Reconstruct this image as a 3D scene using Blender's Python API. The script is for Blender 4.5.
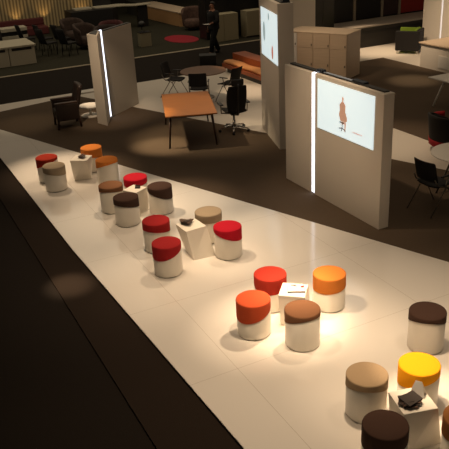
import bpy, bmesh, math, random
from mathutils import Vector, Matrix
from math import sin, cos, pi, radians as R

for o in list(bpy.data.objects): bpy.data.objects.remove(o)
SC = bpy.context.scene
COL = SC.collection
rnd = random.Random(7)

# ------------------------------------------------------------------ camera
# world axes follow the stand's floor grid; the camera stands on a gallery
TH, PITCH, ROLL, CAMZ = R(25.85), R(24.5), math.atan2(85, 1545), 4.74
RT = Vector((cos(TH), -sin(TH), 0)); FH = Vector((sin(TH), cos(TH), 0))
fw = FH*cos(PITCH) + Vector((0, 0, -sin(PITCH))); up = FH*sin(PITCH) + Vector((0, 0, cos(PITCH)))
cx = RT*cos(ROLL) - up*sin(ROLL); cy = RT*sin(ROLL) + up*cos(ROLL); cz = -fw
cam = bpy.data.cameras.new('camera'); camo = bpy.data.objects.new('camera', cam); COL.objects.link(camo)
camo.matrix_world = Matrix(((cx.x, cy.x, cz.x, 0), (cx.y, cy.y, cz.y, 0), (cx.z, cy.z, cz.z, CAMZ), (0, 0, 0, 1)))
cam.sensor_width = 36; cam.lens = 36*705/449; cam.clip_end = 200
SC.camera = camo

# ------------------------------------------------------------------ world, spots and added fill lights, exposure
w = bpy.data.worlds.new('hall'); SC.world = w; w.use_nodes = True
bg = w.node_tree.nodes['Background']; bg.inputs[0].default_value = (1, .82, .60, 1); bg.inputs[1].default_value = .05
vs = SC.view_settings; vs.view_transform = 'Standard'; vs.look = 'None'; vs.exposure = 0; vs.gamma = 1; vs.use_curve_mapping = False

WARM = (1.0, .73, .475)
def spot(loc, aim, watts, deg, blend=.7, rad=.07, col=WARM):
    l = bpy.data.lights.new('stand_or_fill_spot', 'SPOT'); l.energy = watts; l.spot_size = R(deg); l.spot_blend = blend  # serves the stands' own spots and the added fill spots alike
    l.shadow_soft_size = rad; l.color = col
    o = bpy.data.objects.new('stand_or_fill_spot', l); COL.objects.link(o); o.location = loc
    o.rotation_euler = (Vector(aim)-Vector(loc)).to_track_quat('-Z', 'Y').to_euler()
def area(loc, aim, watts, sx, sy, col=WARM):
    l = bpy.data.lights.new('soft_fill', 'AREA'); l.shape = 'RECTANGLE'; l.size = sx; l.size_y = sy; l.energy = watts; l.color = col  # large soft area lamp added as overhead fill
    o = bpy.data.objects.new('soft_fill', l); COL.objects.link(o); o.location = loc
    o.rotation_euler = (Vector(aim)-Vector(loc)).to_track_quat('-Z', 'Y').to_euler()

# platform groups, nearest last: crossing spots, hung a little behind each group
spot((2.6, 14.6, 5.2), (2.95, 13.3, 0), 760, 34, .9)
spot((5.4, 14.2, 5.2), (3.0, 13.5, 0), 380, 26, .9)
spot((4.9, 12.3, 5.2), (3.3, 10.9, 0), 360, 28, .9)
spot((2.6, 12.2, 5.2), (4.2, 10.8, 0), 760, 26, .9)
spot((5.6, 9.6, 5.2), (3.3, 8.3, 0), 340, 28, .9)
spot((2.8, 9.8, 5.2), (4.5, 8.5, 0), 560, 30, .9)
spot((5.9, 7.0, 5.2), (3.7, 6.4, 0), 1050, 22, .9)
spot((2.0, 7.4, 5.2), (4.15, 6.3, 0), 700, 24, .9)
spot((3.95, 6.6, 5.3), (3.95, 6.25, 0), 900, 15, .9)
spot((2.7, 4.6, 5.6), (3.95, 6.2, 0), 520, 16, .9)  # added from the camera side to brighten this group's front faces
spot((2.4, 5.6, 5.2), (4.5, 4.6, 0), 300, 34, .9)
spot((3.6, 5.6, 5.2), (4.35, 4.1, 0), 1500, 17, .9)
spot((4.0, 5.2, 6.2), (3.3, 5.6, 0), 800, 75, 1)  # wide fill spot added to lift the near platform
spot((3.2, 9.0, 6.2), (2.8, 9.6, 0), 530, 60, 1)  # added fill, far part of the platform
spot((5.6, 4.0, 6.0), (5.2, 6.0, 0), 260, 60, 1)  # added fill, right part of the platform
# narrow light on the edge of the aisle carpet
spot((1.0, 11.0, 5.4), (1.78, 8.75, 0), 2600, 8, 1)
# booth behind
DESKL = (1, .76, .47)
spot((3.3, 15.4, 5.0), (5.3, 13.75, 0), 1700, 16, .9, .07, DESKL)
spot((3.0, 15.6, 5.2), (6.2, 13.9, 0), 900, 30, .8, .05, DESKL)
spot((3.6, 17.9, 5.0), (3.2, 17.4, 0), 170, 26, 1, .07, DESKL)
spot((4.6, 9.0, 5.2), (6.6, 9.2, 1.0), 420, 46, 1)
spot((5.6, 12.2, 5.2), (7.2, 12.8, 1.6), 170, 45, 1)
spot((3.4, 13.6, 5.0), (4.8, 16.2, 1.1), 620, 28, 1)
spot((7.6, 18.2, 4.6), (9.9, 18.3, .3), 420, 20, 1, .07, (1, .70, .4))
spot((8.4, 17.6, 4.6), (9.2, 16.8, 0), 620, 28, 1)
spot((8.4, 14.2, 5.0), (8.3, 14.0, 0), 160, 44, 1)
spot((13.6, 16.6, 5.0), (13.3, 15.0, 0), 700, 19, 1, .07, (1, .78, .5))
spot((14.2, 19.6, 4.8), (15.1, 18.9, 0), 1000, 34, 1)
spot((9.0, 11.6, 5.0), (9.5, 11.2, 0), 420, 40, 1)
spot((9.2, 16.0, 5.2), (11.7, 16.9, .9), 340, 34, 1)
spot((11.4, 14.6, 5.4), (16.0, 16.8, .6), 1500, 40, 1)
area((9, 15, 8), (9, 15, 0), 180, 16, 14)  # added soft fill over the stand
area((9, 26, 7.5), (9, 26, 0), 390, 18, 8, (1, .84, .60))  # added soft fill across the aisle

# ------------------------------------------------------------------ materials
MATS = {}
def mat(name, col, rough=.6, metal=0, spec=.5, emit=0, bump=0, bscale=200, vary=0, vscale=8):
    if name in MATS: return MATS[name]
    m = bpy.data.materials.new(name); m.use_nodes = True; nt = m.node_tree; p = nt.nodes['Principled BSDF']
    c = tuple((v/255/12.92 if v/255 <= .04045 else ((v/255+.055)/1.055)**2.4) for v in col) + (1,)
    p.inputs['Base Color'].default_value = c; p.inputs['Roughness'].default_value = rough
    p.inputs['Metallic'].default_value = metal; p.inputs['Specular IOR Level'].default_value = spec
    if emit:
        p.inputs['Emission Color'].default_value = c; p.inputs['Emission Strength'].default_value = emit
    if bump or vary:
        tc = nt.nodes.new('ShaderNodeTexCoord')
        if bump:
            n = nt.nodes.new('ShaderNodeTexNoise'); n.inputs['Scale'].default_value = bscale; n.inputs['Detail'].default_value = 3
            b = nt.nodes.new('ShaderNodeBump'); b.inputs['Strength'].default_value = bump; b.inputs['Distance'].default_value = .004
            nt.links.new(tc.outputs['Object'], n.inputs['Vector']); nt.links.new(n.outputs['Fac'], b.inputs['Height']); nt.links.new(b.outputs['Normal'], p.inputs['Normal'])
        if vary:
            n = nt.nodes.new('ShaderNodeTexNoise'); n.inputs['Scale'].default_value = vscale; n.inputs['Detail'].default_value = 5
            mp = nt.nodes.new('ShaderNodeMapRange'); mp.inputs[3].default_value = 1-vary; mp.inputs[4].default_value = 1+vary
            mx = nt.nodes.new('ShaderNodeVectorMath'); mx.operation = 'MULTIPLY'; mx.inputs[0].default_value = c[:3]
            nt.links.new(tc.outputs['Object'], n.inputs['Vector']); nt.links.new(n.outputs['Fac'], mp.inputs[0])
            nt.links.new(mp.outputs[0], mx.inputs[1]); nt.links.new(mx.outputs[0], p.inputs['Base Color'])
    MATS[name] = m; return m

def wood(name, col, rough=.4, scale=(1.5, 22, 22), amt=.25):
    m = mat(name, col, rough); nt = m.node_tree; p = nt.nodes['Principled BSDF']; c = p.inputs['Base Color'].default_value[:3]
    tc = nt.nodes.new('ShaderNodeTexCoord'); mp = nt.nodes.new('ShaderNodeMapping'); mp.inputs['Scale'].default_value = scale
    n = nt.nodes.new('ShaderNodeTexNoise'); n.inputs['Scale'].default_value = 1.0; n.inputs['Detail'].default_value = 6
    r = nt.nodes.new('ShaderNodeMapRange'); r.inputs[3].default_value = 1-amt; r.inputs[4].default_value = 1+amt
    mx = nt.nodes.new('ShaderNodeVectorMath'); mx.operation = 'MULTIPLY'; mx.inputs[0].default_value = c
    L = nt.links.new; L(tc.outputs['Object'], mp.inputs[0]); L(mp.outputs[0], n.inputs['Vector']); L(n.outputs['Fac'], r.inputs[0]); L(r.outputs[0], mx.inputs[1]); L(mx.outputs[0], p.inputs['Base Color'])
    return m

WHITE = mat('white_laminate', (226, 222, 214), .45)
WALLP = mat('wall_paint', (214, 206, 194), .7)
WALLP_SHADE = mat('shaded_wall_paint', (172, 164, 152), .7)  # wall paint darkened: shade on the partition's side put into the colour
BLACK = mat('black_plastic', (22, 20, 19), .5)
BLKFAB = mat('black_fabric', (24, 21, 20), .9, bump=.2)
CHROME = mat('chrome', (200, 198, 195), .2, 1)
GREYMET = mat('grey_metal', (120, 112, 102), .4, .7)
DKWOOD = wood('dark_wood', (58, 36, 24), .45)
ORWOOD = wood('cherry_wood', (172, 106, 46), .28)
BEECH = wood('beech_veneer', (206, 184, 158), .45, amt=.12)
TABWOOD = wood('brown_wood', (112, 74, 42), .4)
STRIP = mat('light_strip', (235, 240, 255), .5, emit=2.2)
SCREEN = mat('screen_glow', (205, 222, 226), .5, emit=.88)

def seam_floor():
    m = mat('platform_laminate', (232, 227, 219), .12); nt = m.node_tree; p = nt.nodes['Principled BSDF']
    geo = nt.nodes.new('ShaderNodeTexCoord'); sep = nt.nodes.new('ShaderNodeSeparateXYZ'); L = nt.links.new
    L(geo.outputs['Object'], sep.inputs[0])
    outs = []
    for i, (off, per) in enumerate(((2.87, 2.6), (5.79, 1.71))):
        a = nt.nodes.new('ShaderNodeMath'); a.operation = 'SUBTRACT'; a.inputs[1].default_value = off-per/2
        b = nt.nodes.new('ShaderNodeMath'); b.operation = 'MODULO'; b.inputs[1].default_value = per
        e = nt.nodes.new('ShaderNodeMath'); e.operation = 'ADD'; e.inputs[1].default_value = per*20
        c = nt.nodes.new('ShaderNodeMath'); c.operation = 'SUBTRACT'; c.inputs[1].default_value = per/2
        d = nt.nodes.new('ShaderNodeMath'); d.operation = 'ABSOLUTE'
        f = nt.nodes.new('ShaderNodeMath'); f.operation = 'LESS_THAN'; f.inputs[1].default_value = .0022
        L(sep.outputs[i], a.inputs[0]); L(a.outputs[0], e.inputs[0]); L(e.outputs[0], b.inputs[0]); L(b.outputs[0], c.inputs[0]); L(c.outputs[0], d.inputs[0]); L(d.outputs[0], f.inputs[0]); outs.append(f)
    mx = nt.nodes.new('ShaderNodeMath'); mx.operation = 'MAXIMUM'; L(outs[0].outputs[0], mx.inputs[0]); L(outs[1].outputs[0], mx.inputs[1])
    mix = nt.nodes.new('ShaderNodeMixRGB'); c = p.inputs['Base Color'].default_value
    mix.inputs[1].default_value = c; mix.inputs[2].default_value = (.50, .45, .38, 1)
    L(mx.outputs[0], mix.inputs[0]); L(mix.outputs[0], p.inputs['Base Color'])
    return m
PLAT = seam_floor()
def carpet(name, col): return mat(name, col, .95, spec=.1, bump=.5, bscale=120, vary=.18, vscale=60)
CARP = carpet('brown_carpet', (90, 77, 64)); CARP_SHADE = carpet('shaded_brown_carpet', (44, 36, 30)); AISLE = carpet('black_aisle_carpet', (36, 31, 27))  # edge strip is the brown carpet with its shade put into the colour
GREENB = carpet('dark_green_carpet', (52, 50, 40))
BOOTHW = mat('white_vinyl', (216, 208, 196), .4)

# ------------------------------------------------------------------ mesh helpers
def nb(): return bmesh.new()
def finish(bm, name, m, parent=None, smooth=False, bev=0, sub=0):
    bmesh.ops.recalc_face_normals(bm, faces=bm.faces)
    me = bpy.data.meshes.new(name); bm.to_mesh(me); bm.free(); me.materials.append(m)
    if smooth:
        for f in me.polygons: f.use_smooth = True
    o = bpy.data.objects.new(name, me); COL.objects.link(o)
    if parent: o.parent = parent
    if bev:
        b = o.modifiers.new('bevel', 'BEVEL'); b.width = bev; b.segments = 3; b.limit_method = 'ANGLE'; b.angle_limit = R(35)
    if sub:
        s = o.modifiers.new('sub', 'SUBSURF'); s.levels = sub; s.render_levels = sub
    return o
def box(bm, x0, x1, y0, y1, z0, z1, M=None):
    v = [bm.verts.new((x, y, z)) for z in (z0, z1) for x, y in ((x0, y0), (x1, y0), (x1, y1), (x0, y1))]
    for f in ((0, 3, 2, 1), (4, 5, 6, 7), (0, 1, 5, 4), (1, 2, 6, 5), (2, 3, 7, 6), (3, 0, 4, 7)): bm.faces.new([v[i] for i in f])
    if M: bmesh.ops.transform(bm, matrix=M, verts=v)
    return v
def prism(bm, pts, z0, z1, M=None):
    lo = [bm.verts.new((x, y, z0)) for x, y in pts]; hi = [bm.verts.new((x, y, z1)) for x, y in pts]; n = len(pts)
    bm.faces.new(lo[::-1]); bm.faces.new(hi)
    for i in range(n): bm.faces.new((lo[i], lo[(i+1) % n], hi[(i+1) % n], hi[i]))
    if M: bmesh.ops.transform(bm, matrix=M, verts=lo+hi)
def lathe(bm, prof, n=32, c=(0, 0, 0)):
    rings = []
    for r, z in prof:
        if r < 1e-5: rings.append([bm.verts.new((c[0], c[1], c[2]+z))])
        else: rings.append([bm.verts.new((c[0]+r*cos(2*pi*k/n), c[1]+r*sin(2*pi*k/n), c[2]+z)) for k in range(n)])
    for a, b in zip(rings, rings[1:]):
        for k in range(n):
            q = (k+1) % n
            if len(a) == 1 and len(b) > 1: bm.faces.new((a[0], b[q], b[k]))
            elif len(b) == 1 and len(a) > 1: bm.faces.new((a[k], a[q], b[0]))
            elif len(a) > 1: bm.faces.new((a[k], a[q], b[q], b[k]))
def tube(bm, pts, r, n=10):
    pts = [Vector(p) for p in pts]; rings = []
    rr = r if isinstance(r, (list, tuple)) else [r]*len(pts)
    for i, p in enumerate(pts):
        d = ((pts[min(i+1, len(pts)-1)]-p).normalized() + (p-pts[max(i-1, 0)]).normalized()).normalized()
        u = d.orthogonal().normalized() if abs(d.z) > .95 else d.cross(Vector((0, 0, 1))).normalized(); v = d.cross(u)
        if rings and False: pass
        rings.append([bm.verts.new(p + (u*cos(2*pi*k/n)+v*sin(2*pi*k/n))*rr[i]) for k in range(n)])
    for a, b in zip(rings, rings[1:]):
        off = min(range(n), key=lambda s: sum((a[k].co-b[(k+s) % n].co).length for k in range(0, n, 3)))
        for k in range(n): bm.faces.new((a[k], a[(k+1) % n], b[(k+1+off) % n], b[(k+off) % n]))
    bm.faces.new(rings[0]); bm.faces.new(rings[-1][::-1])
def sheet(bm, fn, nu, nv, th):
    """thick curved panel: fn(u,v)->Vector on [0,1]^2, thickness th along its normal"""
    P = [[fn(i/nu, j/nv) for j in range(nv+1)] for i in range(nu+1)]
    def nrm(i, j):
        a = P[min(i+1, nu)][j]-P[max(i-1, 0)][j]; b = P[i][min(j+1, nv)]-P[i][max(j-1, 0)]; return a.cross(b).normalized()
    F = [[bm.verts.new(P[i][j]+nrm(i, j)*th/2) for j in range(nv+1)] for i in range(nu+1)]
    K = [[bm.verts.new(P[i][j]-nrm(i, j)*th/2) for j in range(nv+1)] for i in range(nu+1)]
    for i in range(nu):
        for j in range(nv):
            bm.faces.new((F[i][j], F[i+1][j], F[i+1][j+1], F[i][j+1])); bm.faces.new((K[i][j], K[i][j+1], K[i+1][j+1], K[i+1][j]))
    for i in range(nu):
        for j in (0, nv): bm.faces.new((F[i][j], F[i+1][j], K[i+1][j], K[i][j]))
    for j in range(nv):
        for i in (0, nu): bm.faces.new((F[i][j], F[i][j+1], K[i][j+1], K[i][j]))
def tag(o, label, cat, group=None, kind=None):
    o['label'] = label
    if cat: o['category'] = cat
    if group: o['group'] = group
    if kind: o['kind'] = kind
    return o
def struct(o, label=None):
    o['kind'] = 'structure'
    if label: o['label'] = label
    return o
def thing(name, label, cat, loc, rz=0, group=None):
    e = bpy.data.objects.new(name, None); COL.objects.link(e); e.location = loc; e.rotation_euler = (0, 0, rz); e.empty_display_size = .1
    return tag(e, label, cat, group)
def dup(root, loc, rz, label, group=None):
    r = root.copy(); COL.objects.link(r); r.location = loc; r.rotation_euler = (0, 0, rz); r['label'] = label
    if group: r['group'] = group
    for ch in list(root.children):
        c = ch.copy(); COL.objects.link(c); c.parent = r
        for g in list(ch.children):
            d = g.copy(); COL.objects.link(d); d.parent = c
    return r
def obox(x0, x1, y0, y1, z0, z1, name, m, parent=None, bev=.004, M=None):
    bm = nb(); box(bm, x0, x1, y0, y1, z0, z1, M); return finish(bm, name, m, parent, bev=bev)

# ------------------------------------------------------------------ floors
ZC = .006
def slab(name, pts, z0, z1, m, label): bm = nb(); prism(bm, pts, z0, z1); return struct(finish(bm, name, m), label)
slab('floor', [(-8, -2), (34, -2), (34, 40), (-8, 40)], -.06, -.02, AISLE, 'black carpeted hall floor along the aisles')
slab('white_floor', [(2.6, 2), (26, 2), (26, 19.85), (-4, 19.85), (-4, 18.1), (2.0, 18.1)], -.02, 0, BOOTHW, 'white vinyl stand floor under the furniture')
slab('brown_carpet', [(-4, 18.05), (-1.5, 18.6), (2.81, 19.05), (5.0, 19.5), (5.9, 17.28), (7.61, 13.12), (8.98, 9.58), (12.0, 2.0), (7.6, 2), (1.95, 17.0), (-4, 17)], 0, ZC, CARP, 'brown carpet beside the white platform')
slab('lounge_carpet', [(10.05, 2.5), (14.62, 2.5), (14.62, 17.95), (10.05, 17.95)], 0, ZC, CARP, 'brown carpet beyond the screen wall')
slab('aisle_edge_carpet', [(1.63, 2), (2.7, 2), (2.2, 17.5), (1.57, 17.5)], -.02, 0, CARP_SHADE, 'narrow brown carpet strip between platform and aisle, shade in its colour')
obox(-4, 26, 23.47, 23.62, -.02, -.005, 'trim_1', mat('pale_trim', (150, 138, 116), .6)); struct(bpy.data.objects['trim_1'], 'pale floor trim across the aisle')
slab('neighbour_floor', [(-4, 23.62), (26, 23.62), (26, 39), (-4, 39)], -.02, -.004, GREENB, 'dark greenish carpet of the stands across the aisle')
PZ = .03
plat_pts = [(2.05, 15.0), (2.33, 4.63), (2.40, 2.2), (8.2, 2.2), (6.34, 7.01), (2.47, 17.24), (1.6, 19.0), (1.9, 18.5)]
plat_pts = [(2.40, 2.2), (8.19, 2.2), (6.34, 7.01), (2.47, 17.24), (1.95, 18.6), (2.05, 15.0), (2.13, 9.73), (2.33, 4.63)]
pl = slab('platform', plat_pts, PZ-.014, PZ, PLAT, 'white laminate display platform')
cxp = sum(p[0] for p in plat_pts)/8; 
bm = nb(); prism(bm, [(x+(.03 if x < 3 else -.05), y) for x, y in plat_pts], 0, PZ-.014)
struct(finish(bm, 'platform_base', mat('platform_edge', (30, 24, 20), .7)), 'dark recessed base under the white platform')

# back walls
def slatwall():
    m = mat('slat_wood', (150, 118, 72), .5); nt = m.node_tree; p = nt.nodes['Principled BSDF']; L = nt.links.new
    tc = nt.nodes.new('ShaderNodeTexCoord'); wv = nt.nodes.new('ShaderNodeTexWave'); wv.bands_direction = 'X'; wv.inputs['Scale'].default_value = 2.1; wv.inputs['Distortion'].default_value = 5; wv.inputs['Detail Scale'].default_value = .6
    mp = nt.nodes.new('ShaderNodeMapping'); mp.inputs['Scale'].default_value = (1, .2, .12)
    mix = nt.nodes.new('ShaderNodeMixRGB'); mix.inputs[1].default_value = (.15, .115, .06, 1); mix.inputs[2].default_value = (.50, .38, .20, 1)
    L(tc.outputs['Object'], mp.inputs[0]); L(mp.outputs[0], wv.inputs['Vector']); L(wv.outputs['Fac'], mix.inputs[0]); L(mix.outputs[0], p.inputs['Base Color'])
    return m
struct(obox(2.5, 10.6, 33, 33.2, 0, 3.6, 'wall_left', slatwall(), bev=0), 'wood slat wall with small uplights')
struct(obox(-4, 30, 38, 38.2, 0, 6, 'wall_back', mat('dark_backdrop', (38, 32, 26), .9), bev=0), 'dark backdrop at the end of the hall')
for x in (6.3, 7.55, 9.3): spot((x, 32.75, .3), (x, 33.1, 2.4), 13, 95, 1, .03, (1, .62, .25))

# ------------------------------------------------------------------ stools
FAB = {}
def fab(n, c): FAB[n] = mat('felt_'+n, c, .92, spec=.15, bump=.35, bscale=260, vary=.07, vscale=90)
fab('rust', (152, 44, 28)); fab('crimson', (178, 24, 42)); fab('dark_red', (156, 36, 38)); fab('orange_red', (196, 82, 48)); fab('orange', (208, 124, 54))
fab('yellow', (244, 166, 24)); fab('darkbrown', (72, 53, 45)); fab('brown', (122, 85, 60)); fab('red', (172, 52, 38)); fab('tan', (160, 144, 122)); fab('sand', (176, 152, 122)); fab('amber', (142, 94, 52))
STOOLW = mat('stool_shell', (228, 222, 210), .35)
RUB = mat('foot_rubber', (50, 44, 38), .8)
SR, SH = .202, .47
def stool(x, y, colr, mean, dx, dy, label):
    """drum stool whose fabric cap is cut along a slanted seam; dx, dy: towards which side the cap runs deeper"""
    t = thing('drum_stool', label, 'stool', (x, y, PZ), 0, 'drum stools on the white platform')
    da = RT.x*dx + FH.x*dy; db = RT.y*dx + FH.y*dy; N = 56
    dep = [max(.03, mean + da*cos(2*pi*k/N) + db*sin(2*pi*k/N)) for k in range(N)]
    ring = lambda bm, r, zf: [bm.verts.new((r*cos(2*pi*k/N), r*sin(2*pi*k/N), zf(k))) for k in range(N)]
    def skin(bm, rs):
        for a, b in zip(rs, rs[1:]):
            for k in range(N): bm.faces.new((a[k], a[(k+1) % N], b[(k+1) % N], b[k]))
        bm.faces.new(rs[0][::-1]); bm.faces.new(rs[-1])
    bm = nb(); skin(bm, [ring(bm, SR-.006, lambda k: .012), ring(bm, SR-.001, lambda k: .018), ring(bm, SR-.001, lambda k: .03), ring(bm, SR, lambda k: SH-dep[k]-.006), ring(bm, SR-.006, lambda k: SH-dep[k])])
    finish(bm, 'shell', STOOLW, t, True)
    bm = nb(); skin(bm, [ring(bm, SR-.006, lambda k: SH-dep[k]), ring(bm, SR+.003, lambda k: SH-dep[k]+.003), ring(bm, SR+.004, lambda k: SH-dep[k]+.010), ring(bm, SR+.004, lambda k: max(SH-.014, SH-dep[k]+.012)), ring(bm, SR+.001, lambda k: SH-.005), ring(bm, SR-.008, lambda k: SH), ring(bm, SR*.55, lambda k: SH+.004), ring(bm, SR*.1, lambda k: SH+.005)])
    finish(bm, 'cushion', FAB[colr], t, True)
    bm = nb(); lathe(bm, [(0, 0), (SR-.02, 0), (SR-.02, .013), (0, .013)], 32); finish(bm, 'foot_ring', RUB, t)
    return t
def cam2grid(x, y): return (RT.x*x + FH.x*y, RT.y*x + FH.y*y)
STOOLS = [
 (-3.36, 12.98, 'rust', .13, -.075, .02, 'rust red topped drum stool, farthest left, half behind a tan one'),
 (-3.12, 12.47, 'tan', .15, .035, .02, 'tan topped drum stool nearest the platform left edge, in front of a rust red one'),
 (-2.57, 13.45, 'orange', .18, .02, .02, 'orange topped drum stool behind the farthest white cube table'),
 (-2.16, 12.66, 'orange', .12, -.05, .05, 'orange topped drum stool beside and right of the farthest white cube table'),
 (-1.91, 11.29, 'brown', .12, 0, .05, 'chocolate brown drum stool, left of a dark brown one, flat even seam'),
 (-1.59, 10.71, 'darkbrown', .15, .03, .04, 'dark brown drum stool overlapping the chocolate brown one behind it'),
 (-1.52, 11.62, 'crimson', .12, -.02, -.01, 'bright crimson drum stool behind the second farthest cube table'),
 (-1.06, 11.12, 'darkbrown', .15, .07, 0, 'dark brown drum stool with slanted cap right of the second farthest cube table'),
 (-1.03, 9.69, 'dark_red', .16, .02, .04, 'dull red drum stool half hidden behind a deep red one'),
 (-.83, 8.90, 'dark_red', .14, -.055, -.045, 'deep red drum stool in front of a dull red one, cap running low on left'),
 (-.24, 9.92, 'tan', .14, 0, .015, 'tan drum stool partly hidden behind the leaning cube table'),
 (.04, 9.34, 'crimson', .135, .065, 0, 'crimson drum stool with steeply slanted cap right of the leaning cube table'),
 (.54, 7.83, 'red', .15, 0, -.055, 'orange red drum stool with deep front cap behind the cube table with the booklet'),
 (.29, 7.24, 'orange_red', .175, -.06, -.045, 'orange red drum stool casting a shadow left, nearest the middle of the platform'),
 (.84, 6.95, 'brown', .13, -.035, .07, 'mid brown drum stool in front of the cube table with the booklet'),
 (1.28, 7.76, 'orange', .19, -.02, -.005, 'orange drum stool right of the cube table with the booklet'),
 (2.23, 6.76, 'darkbrown', .135, .025, .08, 'dark brown drum stool alone near the right edge behind a yellow one'),
 (1.87, 5.79, 'yellow', .165, -.06, .035, 'yellow orange drum stool behind the nearest cube table'),
 (1.32, 5.67, 'sand', .145, .015, .07, 'light tan drum stool left of the nearest cube table'),
 (1.33, 4.93, 'darkbrown', .18, -.035, 0, 'very dark brown drum stool at the bottom, nearest of all'),
 (2.07, 4.97, 'amber', .16, -.03, 0, 'amber brown drum stool cut off by the right edge beside the nearest cube table'),
]
for x, y, c, m_, dx, dy, lb in STOOLS:
    gx, gy = cam2grid(x*.991, y*.991); stool(gx, gy, c, m_, dx, dy, lb)

# ------------------------------------------------------------------ cube tables
def cube_table(tc, tr, bc, br, s, label, bs=None):
    bs = bs or s
    t = thing('cube_table', label, 'table', (bc[0], bc[1], PZ), 0, 'white cube tables on the platform')
    H = .42; bm = nb(); n = 1; rings = []
    for i in range(n+1):
        f = i/n; c = (1-f)*0 + f*(tc[0]-bc[0]), f*(tc[1]-bc[1]); a = R(br + (tr-br)*f); ss = (bs+(s-bs)*f)/2
        rings.append([bm.verts.new((c[0]+(u*cos(a)-v*sin(a))*ss, c[1]+(u*sin(a)+v*cos(a))*ss, H*f)) for u, v in ((-1, -1), (1, -1), (1, 1), (-1, 1))])
    for p, q in zip(rings, rings[1:]):
        for k in range(4): bm.faces.new((p[k], p[(k+1) % 4], q[(k+1) % 4], q[k]))
    bm.faces.new(rings[0][::-1]); bm.faces.new(rings[-1])
    return finish_into(bm, t, tc, tr, s)
def finish_into(bm, t, tc, tr, s):
    finish(bm, 'body', STOOLW, t, bev=.006)
    return t
TZ = PZ+.42
cube_table((3.20, 12.72), -36, (3.22, 12.82), -18, .33, 'white cube table farthest away, between tan and orange stools')
cube_table((3.50, 10.60), -59, (3.51, 10.63), -55, .29, 'white cube table between dark brown and bright crimson stools')
cube_table((3.68, 8.74), 4, (3.74, 8.58), -5, .34, 'leaning white cube table between red and crimson stools with splayed dark swatches')
cube_table((3.94, 6.32), -41, (3.96, 6.30), -41, .32, 'brightly lit white cube table holding a white booklet')
cube_table((3.785, 4.005), -15, (3.82, 3.97), -8, .34, 'nearest white cube table holding dark swatches and a white card')

DKPAPER = mat('dark_swatch', (44, 34, 28), .6); DKPAPER2 = mat('brown_swatch', (78, 54, 40), .6); PAPER = mat('white_paper', (236, 232, 226), .5); INK = mat('ink', (38, 34, 36), .6)
def swatch_fan(x, y, n, lab, cat='sample book', s=1, base=0):
    t = thing('swatch_fan', lab, cat, (x, y, TZ), base, 'dark sample fans on the cube tables')
    for i in range(n):
        a = -.7+1.5*i/max(1, n-1); M = Matrix.Translation((0, 0, .002+.006*i)) @ Matrix.Rotation(a, 4, 'Z') @ Matrix.Rotation(R(-4-3*(i % 3)), 4, 'Y')
        bm = nb(); box(bm, 0, .15*s, -.025*s, .025*s, 0, .005, M); finish(bm, 'swatch', DKPAPER if i % 2 else DKPAPER2, t, bev=.001)
    return t
swatch_fan(3.16, 12.74, 5, 'small dark sample fan on the farthest cube table', s=.9, base=R(-20))
swatch_fan(3.75, 8.84, 7, 'splayed dark sample fan on the leaning cube table', s=1.25, base=R(178))
# small black box on the second table
t = thing('card_holder', 'small black card holder on the cube table by the crimson stool', 'holder', (3.55, 10.60, TZ), R(-30))
bm = nb(); box(bm, -.045, .045, -.03, .03, 0, .01); box(bm, -.045, .045, .012, .026, .01, .045); finish(bm, 'tray', BLACK, t, bev=.003)
obox(-.04, .04, -.012, .008, .01, .03, 'card', mat('grey_card', (90, 84, 80), .6), t, bev=.001)
# booklet
t = thing('booklet', 'open white booklet with dark spine on the bright cube table', 'booklet', (3.97, 6.31, TZ), R(-30))
bm = nb()
for s in (-1, 1): sheet(bm, lambda u, v, s=s: Vector((s*u*.105, (v-.5)*.15, .006+.012*math.sin(u*pi)*.6)), 8, 2, .005)
finish(bm, 'pages', PAPER, t, True)
obox(-.105, .105, -.082, -.074, .001, .016, 'spine', INK, t, bev=.001)
bm = nb(); box(bm, -.06, .0, .068, .082, .012, .017); finish(bm, 'tab', INK, t)
bm = nb(); lathe(bm, [(0, .0145), (.02, .0145), (.02, .0165), (0, .0165)], 16, (.075, .035, .002)); finish(bm, 'red_print', mat('red_print', (170, 40, 50), .6), t)
bm = nb(); prism(bm, [(.078, .045), (.10, .05), (.095, .075), (.08, .07)], .014, .018); finish(bm, 'dark_print', INK, t)
# nearest table: dark swatches block and white tent card
t = thing('swatch_stack', 'heap of dark brown leather swatches on the nearest cube table', 'sample book', (3.725, 3.985, TZ), R(-20))
for i in range(6):
    M = Matrix.Translation((.004*i-.01, .004*((i*7) % 5)-.01, .012+.009*i)) @ Matrix.Rotation(-.5+.2*i, 4, 'Z') @ Matrix.Rotation(R(-6+3*i), 4, 'X')
    bm = nb(); box(bm, -.09, .09, -.065, .065, 0, .009, M); finish(bm, 'swatch', DKPAPER if i % 3 else DKPAPER2, t, bev=.002)
bm = nb(); M = Matrix.Translation((-.03, -.065, .035)) @ Matrix.Rotation(R(60), 4, 'X'); box(bm, -.05, .05, -.03, .03, 0, .008, M); finish(bm, 'swatch', DKPAPER, t, bev=.002)
t = thing('tent_card', 'folded white tent card standing beside the dark swatches', 'card', (3.875, 4.04, TZ), R(-55))
bm = nb()
sheet(bm, lambda u, v: Vector(((u-.5)*.15*(1-.6*v), -.045+.045*v, .003+.15*v)), 4, 6, .003)
sheet(bm, lambda u, v: Vector(((u-.5)*.15*(1-.6*v), .045-.045*v, .003+.15*v)), 4, 6, .003)
finish(bm, 'folded_sheet', PAPER, t)
bm = nb(); sheet(bm, lambda u, v: Vector(((u-.5)*.06, -.039+.019*v, .016+.05*v)), 2, 2, .002); finish(bm, 'printed_panel', mat('grey_print', (70, 66, 62), .6), t)

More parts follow.
